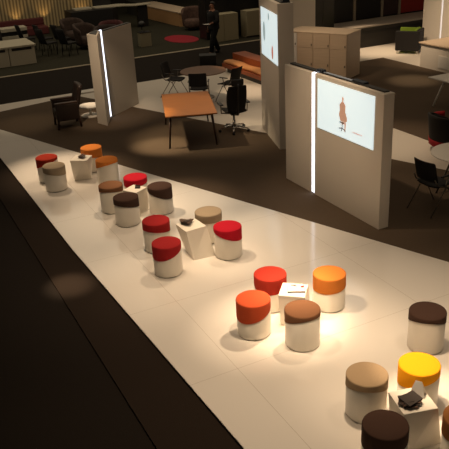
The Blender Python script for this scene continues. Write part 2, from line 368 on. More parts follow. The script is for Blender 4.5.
# ------------------------------------------------------------------ screen walls
def quadprism(bm, q, z0, z1): prism(bm, q, z0, z1)
GLASSB = mat('blue_black_glass', (36, 42, 52), .12)
# near screen wall
t = thing('screen_wall', 'near freestanding white screen wall with vertical light strip and projected image', 'display wall', (6.6, 9.2, ZC))
def L(o): return o
P = lambda x, y, z: (x-6.6, y-9.2, z-ZC)
obox(6.45-6.6, 6.64-6.6, 7.85-9.2, 9.62-9.2, 0, 2.13, 'screen_panel', WALLP, t)
obox(6.45-6.6, 6.64-6.6, 9.72-9.2, 10.56-9.2, 0, 2.12, 'side_panel', WALLP, t)
obox(6.50-6.6, 6.62-6.6, 9.62-9.2, 9.72-9.2, 0, 2.10, 'joint_core', WALLP, t, bev=0)
obox(6.455-6.6, 6.50-6.6, 9.635-9.2, 9.705-9.2, .02, 2.13, 'light_strip', STRIP, t, bev=0)
bm = nb(); box(bm, 6.52-6.6, 6.61-6.6, 7.93-9.2, 10.50-9.2, 2.128, 2.150); finish(bm, 'top_channel', BLACK, t)
bm = nb(); box(bm, 6.54-6.6, 6.59-6.6, 8.75-9.2, 9.55-9.2, 2.148, 2.156); finish(bm, 'glass_cover', mat('glass_cover', (150, 165, 185), .15), t)
bm = nb(); box(bm, 6.51-6.6, 6.59-6.6, 9.50-9.2, 9.66-9.2, 2.13, 2.19); box(bm, 6.55-6.6, 6.64-6.6, 8.45-9.2, 8.75-9.2, 2.13, 2.175); finish(bm, 'projector_box', GLASSB, t, bev=.008)
scr = obox(6.442-6.6, 6.452-6.6, 8.05-9.2, 9.53-9.2, 1.24, 2.06, 'screen', SCREEN, t, bev=0)
def facepoly(bm, pts, x, cxy, s=1.0):  # polygon on the -X face; pts in (right, up) as seen from the platform
    v0 = [bm.verts.new((x, cxy[0]-p[0]*s, cxy[1]+p[1]*s)) for p in pts]; v1 = [bm.verts.new((x-.0015, cxy[0]-p[0]*s, cxy[1]+p[1]*s)) for p in pts]
    n = len(pts); bm.faces.new(v0); bm.faces.new(v1[::-1])
    for i in range(n): bm.faces.new((v0[i], v0[(i+1) % n], v1[(i+1) % n], v1[i]))
def ell(cx_, cy_, rx, ry, n=16): return [(cx_+rx*cos(2*pi*k/n), cy_+ry*sin(2*pi*k/n)) for k in range(n)]
SKINE = mat('screen_skin', (196, 160, 140), .6, emit=.62); CLOE = mat('screen_cloth', (178, 138, 114), .6, emit=.6); DKE = mat('screen_dark', (92, 78, 72), .6, emit=.5); TXE = mat('screen_text', (196, 150, 140), .6, emit=.7); SHE = mat('screen_floor', (180, 194, 198), .6, emit=.75)
fx = 6.4415-6.6; fc = (8.83-9.2, 1.62)
bm = nb(); facepoly(bm, ell(0, .245, .026, .034), fx, fc); facepoly(bm, [(-.015, .215), (.015, .215), (.02, .19), (-.02, .19)], fx, fc); facepoly(bm, [(-.02, -.12), (.09, -.1), (.10, -.14), (.085, -.27), (.06, -.27), (.06, -.15), (-.02, -.17)], fx-.002, fc); finish(bm, 'pictured_skin', SKINE, scr)
bm = nb(); facepoly(bm, [(-.025, .20), (.03, .195), (.075, .15), (.07, .05), (.12, -.04), (.12, -.1), (-.05, -.12), (-.095, -.02), (-.07, .06), (-.085, .14)], fx, fc); finish(bm, 'pictured_dress', CLOE, scr)
bm = nb(); facepoly(bm, [(-.07, -.125), (.05, -.125), (.05, -.145), (-.07, -.145)], fx-.004, fc); facepoly(bm, [(-.005, -.145), (.01, -.145), (.01, -.22), (-.005, -.22)], fx-.004, fc); facepoly(bm, [(-.085, -.235), (.0, -.215), (.095, -.245), (.095, -.26), (.0, -.232), (-.085, -.25)], fx-.004, fc); facepoly(bm, [(-.03, -.27), (.0, -.225), (.012, -.225), (-.015, -.28)], fx-.004, fc); finish(bm, 'pictured_chair', DKE, scr)
bm = nb()
for k, wd in enumerate((.018, .024, .016, .026, .020, .022, .016, .024)):
    facepoly(bm, [(0, 0), (wd, 0), (wd, .022), (0, .022)], fx, (fc[0]-.27-.03*k, 1.385))
finish(bm, 'pictured_lettering', TXE, scr)

# far tall screen wall, turned a little
n0 = Vector((7.22, 12.06)); f0 = Vector((7.70, 13.62)); d = (f0-n0).normalized(); nrm = Vector((d.y, -d.x)); LEN = (f0-n0).length
ang = math.atan2(d.y, d.x)
t = thing('screen_wall', 'tall white screen wall behind, seen at a sharp angle, with bluish projection', 'display wall', (n0.x, n0.y, 0), ang)
# local: x along the face away from the camera, -y behind the face
obox(0, LEN, -.32, 0, 0, 2.93, 'wall_panel', WALLP, t)
scr = obox(.02, 1.44, .0, .01, 1.74, 2.72, 'screen', SCREEN, t, bev=0)
bm = nb(); box(bm, .05, LEN-.05, -.27, -.08, 2.93, 2.95); finish(bm, 'top_channel', BLACK, t)
bm = nb(); box(bm, .04, .25, -.26, -.12, 2.95, 3.02); finish(bm, 'projector_box', GLASSB, t, bev=.01)
bm = nb(); prism(bm, ell(.44, 1.93, .07, .14), 0, .002, Matrix(((1, 0, 0, 0), (0, 0, 1, .0105), (0, 1, 0, 0), (0, 0, 0, 1)))); finish(bm, 'pictured_figure', mat('screen_red', (190, 120, 100), .6, emit=.6), scr)
bm = nb()
for e in ((1.15, 2.25, .1, .2), (.72, 2.6, .06, .07)): prism(bm, ell(*e), 0, .002, Matrix(((1, 0, 0, 0), (0, 0, 1, .0105), (0, 1, 0, 0), (0, 0, 0, 1))))
finish(bm, 'pictured_shade', mat('screen_grey', (150, 168, 168), .6, emit=.7), scr)

# left light-strip wall
t = thing('partition_wall', 'tall white partition with glowing corner strip left of the wooden desk', 'display wall', (4.75, 16.2, ZC))
o_ = Vector((4.75, 16.2))
def rel(*pts): return [(p[0]-o_.x, p[1]-o_.y) for p in pts]
bm = nb(); prism(bm, rel((4.65, 16.36), (4.77, 15.97), (5.06, 16.60), (5.00, 16.80)), 0, 2.13); finish(bm, 'end_panel', WALLP, t, bev=.004)
bm = nb(); prism(bm, rel((5.10, 16.66), (6.16, 17.52), (6.08, 17.62), (5.02, 16.80)), .0, 2.08); finish(bm, 'side_panel', WALLP_SHADE, t, bev=.004)
bm = nb(); prism(bm, rel((5.045, 16.57), (5.105, 16.65), (5.07, 16.68), (5.03, 16.62)), .04, 2.14); finish(bm, 'light_strip', STRIP, t)
bm = nb(); prism(bm, rel((4.71, 16.34), (4.79, 16.07), (4.98, 16.58), (4.96, 16.70)), 2.13, 2.145); prism(bm, rel((5.09, 16.70), (6.13, 17.53), (6.08, 17.60), (5.04, 16.79)), 2.08, 2.10); finish(bm, 'top_channel', BLACK, t)

# ------------------------------------------------------------------ desk and office chair
def limb_leg(p0, p1, r0, r1, m, name, parent, n=10):
    bm = nb(); tube(bm, [p0, p1], [r0, r1], n); return finish(bm, name, m, parent, True)
dang = math.atan2(-.40, 1.02)
def local_thing(name, label, cat, loc, a, group=None): return thing(name, label, cat, loc, a, group)
DC = (6.13, 14.18)
t = local_thing('desk', 'rectangular cherry wood desk on slanted dark legs', 'desk', (DC[0], DC[1], ZC), R(-20))
obox(-.55, .55, -.99, .99, .69, .72, 'tabletop', ORWOOD, t, bev=.006)
for sx in (-1, 1):
    for sy in (-1, 1): limb_leg((sx*.51, sy*.93, 0), (sx*.44, sy*.80, .69), .018, .030, DKWOOD, 'leg', t)
bm = nb(); box(bm, -.45, .45, -.82, -.78, .63, .69); box(bm, -.45, .45, .78, .82, .63, .69); box(bm, -.02, .02, -.8, .8, .63, .69); finish(bm, 'underframe', DKWOOD, t)

def office_chair(loc, rz):
    t = thing('office_chair', 'black high back office chair with headrest pulled up to the wooden desk', 'chair', loc, rz)
    # faces +X
    for k in range(5):
        a = 2*pi*k/5+.3; c, s = cos(a), sin(a)
        bm = nb(); tube(bm, [(0, 0, .12), (c*.16, s*.16, .11), (c*.34, s*.34, .075)], [.03, .022, .016], 8); arm = finish(bm, 'base_arm', CHROME, t, True)
        bm = nb(); tube(bm, [(c*.34-s*.025, s*.34+c*.025, .03), (c*.34+s*.025, s*.34-c*.025, .03)], .03, 12); finish(bm, 'caster', BLACK, arm, True)
    bm = nb(); lathe(bm, [(0, .09), (.035, .09), (.035, .25), (.022, .25), (.022, .42), (0, .42)], 16); finish(bm, 'gas_column', CHROME, t, True)
    bm = nb(); box(bm, -.14, .12, -.10, .10, .39, .44); finish(bm, 'tilt_mechanism', BLACK, t, bev=.02)
    bm = nb(); sheet(bm, lambda u, v: Vector((-.24+.5*u, (v-.5)*.50, .475+.03*(2*v-1)**2-.05*max(0, u-.75)*2)), 10, 8, .06); finish(bm, 'seat', BLKFAB, t, True, sub=1)
    bm = nb(); sheet(bm, lambda u, v: Vector((-.27-.04*u-.12*u*u+.03*(2*v-1)**2, (v-.5)*(.36+.11*sin(u*pi*.75+.3)), (.50+.62*u))), 12, 8, .035); finish(bm, 'backrest', BLKFAB, t, True, sub=1)
    bm = nb(); sheet(bm, lambda u, v: Vector((-.43+.03*(2*v-1)**2-.02*u, (v-.5)*.28, 1.12+.15*u)), 5, 6, .05); finish(bm, 'headrest', BLKFAB, t, True, sub=1)
    bm = nb(); tube(bm, [(-.12, 0, .41), (-.34, 0, .46), (-.40, 0, .75), (-.46, 0, 1.05), (-.46, 0, 1.17)], [.028, .028, .022, .018, .018], 8); finish(bm, 'back_spine', BLACK, t, True)
    for s in (-1, 1):
        bm = nb(); tube(bm, [(-.05, s*.12, .43), (-.05, s*.30, .45), (-.06, s*.31, .64)], .017, 8); p = finish(bm, 'armrest', GREYMET, t, True)
        bm = nb(); box(bm, -.15, .13, s*.31-.045, s*.31+.045, .64, .67); finish(bm, 'arm_pad', BLACK, p, bev=.012)
office_chair((7.08, 13.82, ZC), R(78))

# meeting table with chairs
mt = (cam2grid(-.55, 18.55))
MC = (7.86, 17.02)
t = thing('meeting_table', 'round brown meeting table standing on the white floor behind the desk', 'table', (MC[0], MC[1], 0))
bm = nb(); lathe(bm, [(0, .69), (.58, .69), (.61, .70), (.61, .72), (0, .72)], 48); finish(bm, 'tabletop', TABWOOD, t)
bm = nb(); lathe(bm, [(0, .03), (.045, .03), (.035, .69), (0, .69)], 16); finish(bm, 'column', GREYMET, t, True)
bm = nb(); lathe(bm, [(0, 0), (.28, 0), (.26, .02), (.05, .04), (0, .04)], 32); finish(bm, 'base_plate', GREYMET, t, True)

def visitor_chair(loc, rz, label, group, metal=GREYMET):
    t = thing('visitor_chair', label, 'chair', loc, rz, group)      # faces +X
    bm = nb(); sheet(bm, lambda u, v: Vector((-.21+.44*u, (v-.5)*.46, .45+.025*(2*v-1)**2-.03*max(0, u-.8)*3)), 8, 6, .035); finish(bm, 'seat', BLKFAB, t, True, sub=1)
    bm = nb(); sheet(bm, lambda u, v: Vector((-.24-.10*u+.05*(2*v-1)**2, (v-.5)*.46, .54+.36*u)), 8, 8, .022); finish(bm, 'backrest', BLKFAB, t, True, sub=1)
    for s in (-1, 1):
        bm = nb(); tube(bm, [(-.34, s*.26, 0), (-.05, s*.25, .42), (.0, s*.25, .64)], .011, 8); finish(bm, 'leg', metal, t, True)
        bm = nb(); tube(bm, [(.27, s*.26, 0), (.02, s*.245, .43), (-.20, s*.235, .50), (-.27, s*.225, .62)], .011, 8); finish(bm, 'leg', metal, t, True)
        bm = nb(); box(bm, -.16, .10, s*.25-.02, s*.25+.02, .64, .662); finish(bm, 'armrest', BLACK, t, bev=.008)
    bm = nb(); tube(bm, [(.02, -.245, .425), (.02, .245, .425)], .011, 8); finish(bm, 'crossbar', metal, t, True)
    return t
v0 = visitor_chair((7.30, 17.66, 0), R(-48), 'black visitor chair at the left side of the round brown table', 'black chairs round the meeting table')
dup(v0, (7.40, 16.32, 0), R(60), 'black visitor chair in front of the round brown table, nearest the desk')
dup(v0, (8.25, 16.30, 0), R(115), 'black visitor chair right of the round brown table, behind the office chair')
# right-hand pair
ch = visitor_chair((7.72, 8.02, ZC), R(4), 'black chair with grey legs beside the round white table at right', None)
t = thing('round_table', 'round white table cut off by the right edge', 'table', (8.58, 8.28, ZC))
bm = nb(); lathe(bm, [(0, .69), (.53, .69), (.56, .70), (.56, .72), (0, .72)], 56); finish(bm, 'tabletop', WHITE, t)
for k in range(4):
    a = pi/4+k*pi/2+.3; limb_leg((cos(a)*.44, sin(a)*.44, 0), (cos(a)*.18, sin(a)*.18, .69), .016, .02, GREYMET, 'leg', t)
bm = nb(); lathe(bm, [(0, .66), (.24, .66), (.24, .69), (0, .69)], 24); finish(bm, 'mount_plate', GREYMET, t)

# red and black lounge chair
REDF = mat('red_fabric', (150, 16, 26), .85, bump=.2)
t = thing('lounge_chair', 'black shell lounge chair with red edges and seat at the right edge', 'armchair', (10.03, 10.06, ZC), R(0))
def shellf(r0, th0, th1, h, lean):
    return lambda u, v: Vector((-cos(th0+(th1-th0)*u)*(r0+lean*v*.6), sin(th0+(th1-th0)*u)*(r0+lean*v*.4), .18+h*v*(1-.30*abs(2*u-1)**3)))
bm = nb(); sheet(bm, shellf(.42, -1.7, 1.7, .58, .12), 24, 8, .05); finish(bm, 'outer_shell', BLKFAB, t, True)
bm = nb(); sheet(bm, shellf(.375, -2.05, 2.05, .50, .12), 24, 8, .05); finish(bm, 'lining', BLKFAB, t, True)
for a0, a1 in ((1.35, 1.95), (-1.95, -1.35)):
    bm = nb(); sheet(bm, lambda u, v: Vector((-cos(a0+(a1-a0)*u)*(.455+.05*v), sin(a0+(a1-a0)*u)*(.455+.04*v), .16+.50*v)), 6, 6, .03); finish(bm, 'edge_panel', REDF, t, True)
bm = nb(); sheet(bm, lambda u, v: Vector((-cos(-1.95+3.9*u)*(.44+.01*v), sin(-1.95+3.9*u)*(.44+.01*v), .14+.12*v)), 24, 2, .03); finish(bm, 'lower_band', REDF, t, True)
bm = nb(); lathe(bm, [(0, .18), (.38, .18), (.44, .22), (.44, .30), (.37, .38), (.33, .44), (0, .45)], 32); finish(bm, 'seat', REDF, t, True)
bm = nb(); lathe(bm, [(0, 0), (.30, 0), (.30, .02), (.05, .05), (.04, .18), (0, .18)], 32); finish(bm, 'swivel_base', BLACK, t, True)

# white desk on the right, wooden-topped counter, wall with light strip
t = thing('white_table', 'white rectangular table with splayed legs on the lounge carpet at right', 'table', (12.6, 12.0, ZC))
bm = nb(); box(bm, -.80, .8, -.8, .78, .69, .72); finish(bm, 'tabletop', WHITE, t, bev=.006)
for sx in (-1, 1):
    for sy in (-1, 1): limb_leg((sx*.66, sy*.70, 0), (sx*.45, sy*.55, .69), .02, .032, WHITE, 'leg', t)
t = thing('counter_desk', 'low white counter with beech wooden top in front of the light strip wall', 'desk', (14.85, 15.6, 0))
obox(-.24, .8, -1.3, .62, 0, .70, 'body', WALLP, t)
obox(-.30, .9, -1.35, .66, .70, .735, 'worktop', BEECH, t)
obox(-.26, -.24, -.9, -.15, .10, .45, 'front_panel', WHITE, t)
M = Matrix.Translation((0, 0, 0))
t = thing('partition_wall', 'white partition with glowing vertical strip at the right edge behind the wooden counter', 'display wall', (17.0, 17.7, 0))
obox(-.20, .05, -2.6, 0.05, 0, 2.4, 'side_panel', WALLP, t)
obox(-.20, .05, .12, .95, 0, 2.4, 'end_panel', WALLP, t)
obox(-.12, .02, .05, .12, 0, 2.4, 'light_strip', STRIP, t, bev=0)
# cube lounge chair green
GREENF = mat('green_fabric', (112, 138, 34), .85, bump=.2)
t = thing('cube_armchair', 'black cube armchair with lime green lining on the white floor', 'armchair', (15.85, 18.15, 0), R(-52))
obox(-.38, .38, -.42, -.30, .10, .72, 'side_panel', BLKFAB, t, bev=.03)
obox(-.38, .38, .30, .42, .10, .72, 'side_panel', BLKFAB, t, bev=.03)
obox(.26, .38, -.30, .30, .10, .72, 'back_panel', BLKFAB, t, bev=.03)
obox(-.37, .26, -.30, .30, .14, .42, 'seat', GREENF, t, bev=.03)
obox(.20, .27, -.30, .30, .42, .76, 'back_lining', GREENF, t, bev=.02)
obox(-.37, .30, .255, .30, .42, .735, 'side_lining', GREENF, t, bev=.015)
for sx in (-.32, .32):
    for sy in (-.36, .36):
        bm = nb(); lathe(bm, [(0, 0), (.025, 0), (.025, .10), (0, .10)], 12, (sx, sy, 0)); finish(bm, 'foot', CHROME, t)

# wooden cabinet behind the near screen wall
d = Vector((.48, -.88)).normalized(); ang = math.atan2(d.y, d.x)
t = thing('storage_cabinet', 'beech wooden cabinet with doors behind the near screen wall', 'cabinet', (10.98, 17.86, 0), ang)
obox(0, 1.92, .02, .90, 0, 1.25, 'body', BEECH, t)
obox(-.01, 1.93, -.0, .91, 1.25, 1.28, 'top', BEECH, t)
for i, (x0, x1, m_) in enumerate(((.0, .34, WHITE), (.35, .86, BEECH), (.87, 1.39, BEECH), (1.40, 1.91, BEECH))):
    for z0, z1 in ((.05, .84), (.85, 1.24)):
        dr = obox(x0+.004, x1, 0, .02, z0, z1, 'door', m_, t, bev=.002)
        bm = nb(); box(bm, x1-.06, x1-.03, -.012, 0, z0+.3 if z0 < .5 else z0+.05, (z0+.36) if z0 < .5 else z0+.11); finish(bm, 'door_handle', GREYMET, dr, bev=.003)

# dark display counter with framed panels
t = thing('display_counter', 'long dark counter with grey stone ledge at the back right', 'counter', (17.4, 20.2, 0))
obox(-2.98, 5, -.54, .7, 0, .66, 'body', mat('charcoal_panel', (44, 40, 36), .6), t)
obox(-2.99, 5, -.56, .72, .66, .70, 'ledge', mat('grey_stone', (158, 148, 136), .5), t)
obox(-2.6, .3, -.55, -.54, .46, .56, 'recess', BLACK, t, bev=0)
t = thing('panel_display', 'tall black framed display panels with one red panel at the back right', 'display wall', (17.4, 21.0, 0))
obox(-2.9, 5, .0, .15, 0, 3.2, 'backboard', BLACK, t)
FRM = mat('pale_frame', (150, 138, 120), .5)
for x in (-1.68, -.46, .34):
    obox(x-.05, x+.05, -.05, 0, .70, 3.2, 'frame_post', FRM, t)
for x0, x1, m_ in ((-2.9, -1.74, BLACK), (-1.62, -.52, mat('black_panel', (24, 19, 18), .3)), (-.40, .28, mat('dark_picture', (58, 36, 34), .4, vary=.6, vscale=5))):
    obox(x0, x1, -.03, 0, .74, 3.15, 'panel', m_, t)
obox(.40, 1.7, -.03, 0, .74, 3.15, 'red_panel', mat('red_panel', (150, 34, 22), .5), t); 
struct(obox(12.4, 13.42, 20.0, 20.15, 0, 3.4, 'wall_right', WALLP), 'pale wall panel behind the tall screen wall')
t = thing('tall_cabinet', 'tall black cabinet behind the wooden cabinet', 'cabinet', (13.68, 20.3, 0))
obox(-.24, .70, 0, .6, 0, 3.2, 'body', BLACK, t)
for k in range(2): obox(-.22+.46*k, .23+.46*k, -.02, 0, .5, 3.15, 'door', mat('black_gloss', (16, 14, 13), .3), t)

# wooden bench behind the meeting table
t = thing('wooden_bench', 'long low orange wooden bench with pale cushion under warm light', 'bench', (10.1, 18.5, 0))
REDWOOD = wood('red_wood', (150, 78, 44), .4)
obox(-.34, .44, -2.2, .85, 0, .12, 'plinth', BLACK, t)
obox(-.36, .46, -2.2, 1.15, .12, .24, 'seat_base', REDWOOD, t)
obox(.02, .46, -2.2, 1.15, .24, .50, 'back_board', REDWOOD, t)
bm = nb(); sheet(bm, lambda u, v: Vector((-.32+.32*u, -2.1+3.2*v, .285+.012*sin(v*17)+.02*sin(u*pi))), 10, 30, .07); finish(bm, 'cushion', mat('peach_fabric', (214, 150, 96), .9, bump=.2), t, True)
# low black box by the person
t = thing('black_box', 'low black box on the floor in front of the walking person', 'box', (9.78, 20.75, -.02), R(-25))
obox(-.26, .26, -.2, .2, 0, .32, 'body', BLACK, t); obox(-.27, .27, -.21, .21, .32, .35, 'lid', BLACK, t)

# wing armchair at left
LEATH = mat('dark_leather', (40, 27, 20), .45, bump=.15, bscale=60)
t = tch = thing('armchair', 'dark brown wooden framed armchair standing on the carpet left of the partition', 'armchair', (3.98, 16.62, ZC), math.atan2(*(lambda v: (v[1], v[0]))(cam2grid(-.93, -.36))))
for s in (-1, 1):
    limb_leg((.29, s*.30, 0), (.27, s*.30, .30), .03, .036, DKWOOD, 'leg', t); limb_leg((-.31, s*.30, 0), (-.27, s*.30, .30), .03, .036, DKWOOD, 'leg', t)
    bm = nb(); box(bm, -.29, .31, s*.30-.05, s*.30+.05, .22, .64); finish(bm, 'arm_side', LEATH, t, bev=.02)
    bm = nb(); box(bm, -.27, .33, s*.30-.055, s*.30+.055, .64, .69); finish(bm, 'armrest', DKWOOD, t, bev=.015)
obox(-.27, .29, -.25, .25, .22, .34, 'seat_frame', DKWOOD, t)
obox(-.22, .32, -.245, .245, .34, .48, 'seat_cushion', LEATH, t, bev=.04)
bm = nb(); sheet(bm, lambda u, v: Vector((-.24-.20*u+.03*(2*v-1)**2, (v-.5)*.56, .34+.72*u)), 8, 8, .11); finish(bm, 'backrest', LEATH, t, True)
tch.scale = (.9, .9, .93)
# white low table behind it
t = thing('coffee_table', 'low round white table half hidden between armchair and partition', 'table', (4.72, 17.15, ZC))
bm = nb(); lathe(bm, [(0, .24), (.27, .24), (.28, .25), (.28, .27), (0, .27)], 40); finish(bm, 'tabletop', WHITE, t)
bm = nb(); lathe(bm, [(0, 0), (.24, 0), (.24, .02), (.03, .03), (.03, .24), (0, .24)], 24); finish(bm, 'pedestal', WHITE, t)
t = thing('low_shelf', 'low white shelf lit bright behind the small round table', 'shelf', (5.25, 18.6, 0))
obox(-.5, .3, -.15, .15, .26, .30, 'shelf_board', WHITE, t)
for x in (-.48, .26): obox(x, x+.03, -.15, .15, 0, .26, 'side_support', WHITE, t)
spot((4.2, 18.6, 3.6), (4.8, 17.3, .2), 420, 14, 1)

# ------------------------------------------------------------------ neighbouring stands across the aisle
NZ = -.004
DWHT = mat('off_white_counter', (178, 170, 150), .6)
t = thing('white_counter', 'low off-white counter at the far left across the aisle', 'counter', (4.2, 25.6, NZ))
for k in range(3): 
    u = obox(-1.65+.90*k, -.77+.90*k, -.55, .9, 0, .60, 'cabinet_unit', DWHT, t)
    bm = nb(); box(bm, -1.55+.90*k, -.87+.90*k, -.555, -.548, .50, .585); finish(bm, 'drawer_gap', BLACK, u)
obox(-1.7, 1.08, -.58, .95, .60, .66, 'worktop', DWHT, t)
t = thing('back_shelf', 'off-white shelf unit with dark slots behind the far left counter', 'shelf', (4.8, 28.4, NZ))
obox(-1.6, .9, -.3, .3, 0, .12, 'plinth', BLACK, t); obox(-1.6, .9, -.3, .3, .12, .42, 'lower_box', BLACK, t)
for z in (.42, .70): obox(-1.6, .9, -.3, .3, z, z+.12, 'shelf_board', DWHT, t)
obox(-1.6, .9, -.25, .25, .54, .70, 'dark_slot', BLACK, t)
t = thing('banquette', 'long dark red upholstered bench along the slat wall', 'bench', (5.2, 31.6, NZ))
RED2 = mat('dark_red_leather', (86, 30, 30), .7)
obox(-2.6, 2.05, -.45, .5, 0, .32, 'seat', RED2, t, bev=.04); obox(-2.6, 2.05, .3, .55, .32, .60, 'backrest', RED2, t, bev=.04)
def plain_chair(loc, rz, label, group, m=BLKFAB):
    t = thing('black_chair', label, 'chair', loc, rz, group)
    obox(-.22, .22, -.22, .22, .42, .47, 'seat', m, t, bev=.015)
    bm = nb(); sheet(bm, lambda u, v: Vector((-.22-.14*u, (v-.5)*.42, .47+.50*u)), 4, 4, .04); finish(bm, 'backrest', m, t, True)
    for sx in (-1, 1):
        for sy in (-1, 1): limb_leg((sx*.2, sy*.19, 0), (sx*.18, sy*.18, .42), .016, .016, BLACK, 'leg', t, 6)
    return t
gl = 'row of black chairs behind the far left counter'
c0 = None
for i, (x, y, lb) in enumerate(((5.6, 27.75, 'black chair in the back row nearest the shelf unit behind the far left counter'), (6.15, 27.25, 'second black chair of the back row right of the far left counter'), (6.7, 26.75, 'black chair of the back row next to the patterned armchairs'), (6.0, 26.2, 'black chair standing closest to the right end of the far left counter'), (6.6, 25.65, 'black chair nearest the aisle right of the far left counter'))):
    a = R(8+4*i)
    if c0 is None: c0 = plain_chair((x, y, NZ), a, lb, gl)
    else: dup(c0, (x, y, NZ), a, lb)
dup(c0, (4.45, 27.5, NZ), R(-90), 'black chair standing behind the far left counter', None)
FLOR = mat('floral_fabric', (60, 45, 38), .9, vary=.9, vscale=13)
FLOR2 = mat('red_floral_fabric', (74, 34, 34), .9, vary=.9, vscale=13)
def tub_chair(loc, rz, label, group, m):
    t = thing('patterned_armchair', label, 'armchair', loc, rz, group)
    bm = nb(); lathe(bm, [(0, .12), (.36, .12), (.39, .2), (.38, .38), (.33, .43), (0, .44)], 24); finish(bm, 'seat', m, t, True)
    bm = nb(); sheet(bm, shellf(.40, -1.8, 1.8, .72, .10), 18, 6, .09); finish(bm, 'backrest', m, t, True)
    for k in range(4): limb_leg((.28*cos(k*pi/2+.8), .28*sin(k*pi/2+.8), 0), (.25*cos(k*pi/2+.8), .25*sin(k*pi/2+.8), .14), .02, .025, BLACK, 'leg', t, 8)
    return t
gp = 'patterned armchairs across the aisle'
tub_chair((7.55, 26.55, NZ), R(-60), 'brown patterned armchair left of the dark red patterned one', gp, FLOR)
tub_chair((8.45, 26.3, NZ), R(-110), 'dark red patterned armchair just left of the white partition top', gp, FLOR2)
tub_chair((7.5, 28.2, NZ), R(-80), 'brown patterned armchair in the back row below the slat wall', gp, FLOR)
tub_chair((7.95, 25.35, NZ), R(-110), 'dark armchair nearest the aisle in front of the patterned ones', gp, mat('dark_floral', (52, 40, 36), .9, vary=.6, vscale=7))
t = thing('green_bin', 'dark green bin at the extreme left behind the counter', 'bin', (3.95, 27.75, NZ))
bm = nb(); lathe(bm, [(0, 0), (.15, 0), (.18, .85), (.16, .85), (.14, .3), (0, .3)], 20); finish(bm, 'body', mat('dark_green', (30, 70, 36), .6), t, True)
bm = nb(); lathe(bm, [(.155, .85), (.19, .85), (.19, .88), (.155, .88)], 20); finish(bm, 'rim', BLACK, t)

# black bar with pale curved top
t = thing('bar_counter', 'black bar counter with curved pale top across the aisle', 'counter', (9.0, 30.0, NZ))
bm = nb(); prism(bm, [(-1.05, -.1), (.75, -.15), (1.05, .1), (1.05, .9), (-1.05, .9)], 0, .92); finish(bm, 'body', BLACK, t, bev=.01)
bm = nb(); prism(bm, [(.1, .25), (.9, .05), (1.25, .0), (1.7, -.35), (2.45, -.3), (2.45, .0), (1.8, .15), (1.3, .75), (.1, .75)], .92, .97); finish(bm, 'worktop', DWHT, t, bev=.01)
obox(1.85, 2.3, -.2, .0, 0, .92, 'end_support', BLACK, t)
obox(-.75, .0, .3, .8, .92, .98, 'raised_shelf', DWHT, t); obox(.2, 1.0, .8, .88, .92, 1.6, 'screen_back', BLACK, t)
t = thing('long_counter', 'long pale wooden box counter running away beyond the bar', 'counter', (12.15, 30.8, NZ), R(3.0))
obox(0, .9, -2.2, 2.3, 0, .56, 'body', wood('pale_box', (178, 138, 96), .5), t)
obox(-.03, .93, -2.25, 2.3, .56, .60, 'top', BEECH, t)
obox(0, .9, 2.3, 3.6, 0, .62, 'dark_end', mat('dark_grey_panel', (52, 50, 44), .7), t)
t = thing('pedestal', 'small grey pedestal cabinet standing alone across the aisle', 'cabinet', (9.42, 25.4, NZ), R(-4))
obox(-.21, .21, -.15, .2, 0, .50, 'body', mat('grey_pedestal', (140, 132, 108), .7), t); obox(-.22, .22, -.16, .21, .50, .52, 'top', BLACK, t)
t = thing('desk_lamp', 'black lamp with round head on the small grey pedestal', 'lamp', (9.36, 25.45, NZ+.52))
bm = nb(); lathe(bm, [(0, 0), (.10, 0), (.10, .02), (.02, .03), (.02, .22), (0, .22)], 20); finish(bm, 'stem', BLACK, t, True)
bm = nb(); lathe(bm, [(0, .20), (.13, .22), (.14, .30), (.09, .38), (0, .40)], 20); finish(bm, 'shade', BLACK, t, True)
# patterned chairs and red rug behind the person
pk = mat('pink_floral', (84, 62, 52), .9, vary=.9, vscale=12)
for i, (x, y, a, lb) in enumerate(((12.4, 27.5, -120, 'pinkish brown patterned armchair left behind the walking person'), (13.5, 27.45, -80, 'pinkish brown patterned armchair directly behind the walking person'), (14.5, 28.7, -100, 'pinkish brown patterned armchair in the row farthest behind the walking person'))):
    tub_chair((x, y, NZ), R(a), lb, gp, pk)
bm = nb(); prism(bm, ell(0, 0, .60, .95, 40), 0, .012); rg = finish(bm, 'rug', mat('red_rug', (156, 26, 44), .5)); rg.location = (11.08, 25.8, NZ); tag(rg, 'oval red rug on the dark floor left of the walking person', 'rug')
t = thing('pale_cabinet', 'wide pale grey cabinet right behind the walking person', 'cabinet', (12.3, 24.2, NZ))
PGREY = mat('pale_grey_panel', (160, 150, 122), .7)
for k, (x0, x1) in enumerate(((-.50, -.14), (-.13, .46))): obox(x0, x1, 0, .5, 0, .98, 'panel', PGREY, t)
t = thing('pale_cabinet', 'narrow pale grey cabinet next to the tall screen wall', 'cabinet', (13.4, 24.2, NZ)); obox(-.26, .5, 0, .5, 0, .98, 'panel', PGREY, t); obox(-.32, .5, -.01, .0, .0, .06, 'plinth', BLACK, t)
t = thing('black_canopy', 'large black box unit above the pale grey cabinets', 'display wall', (12.7, 25.0, NZ)); obox(-1.0, 1.4, -.2, .4, 0, 2.2, 'upper_box', BLACK, t)

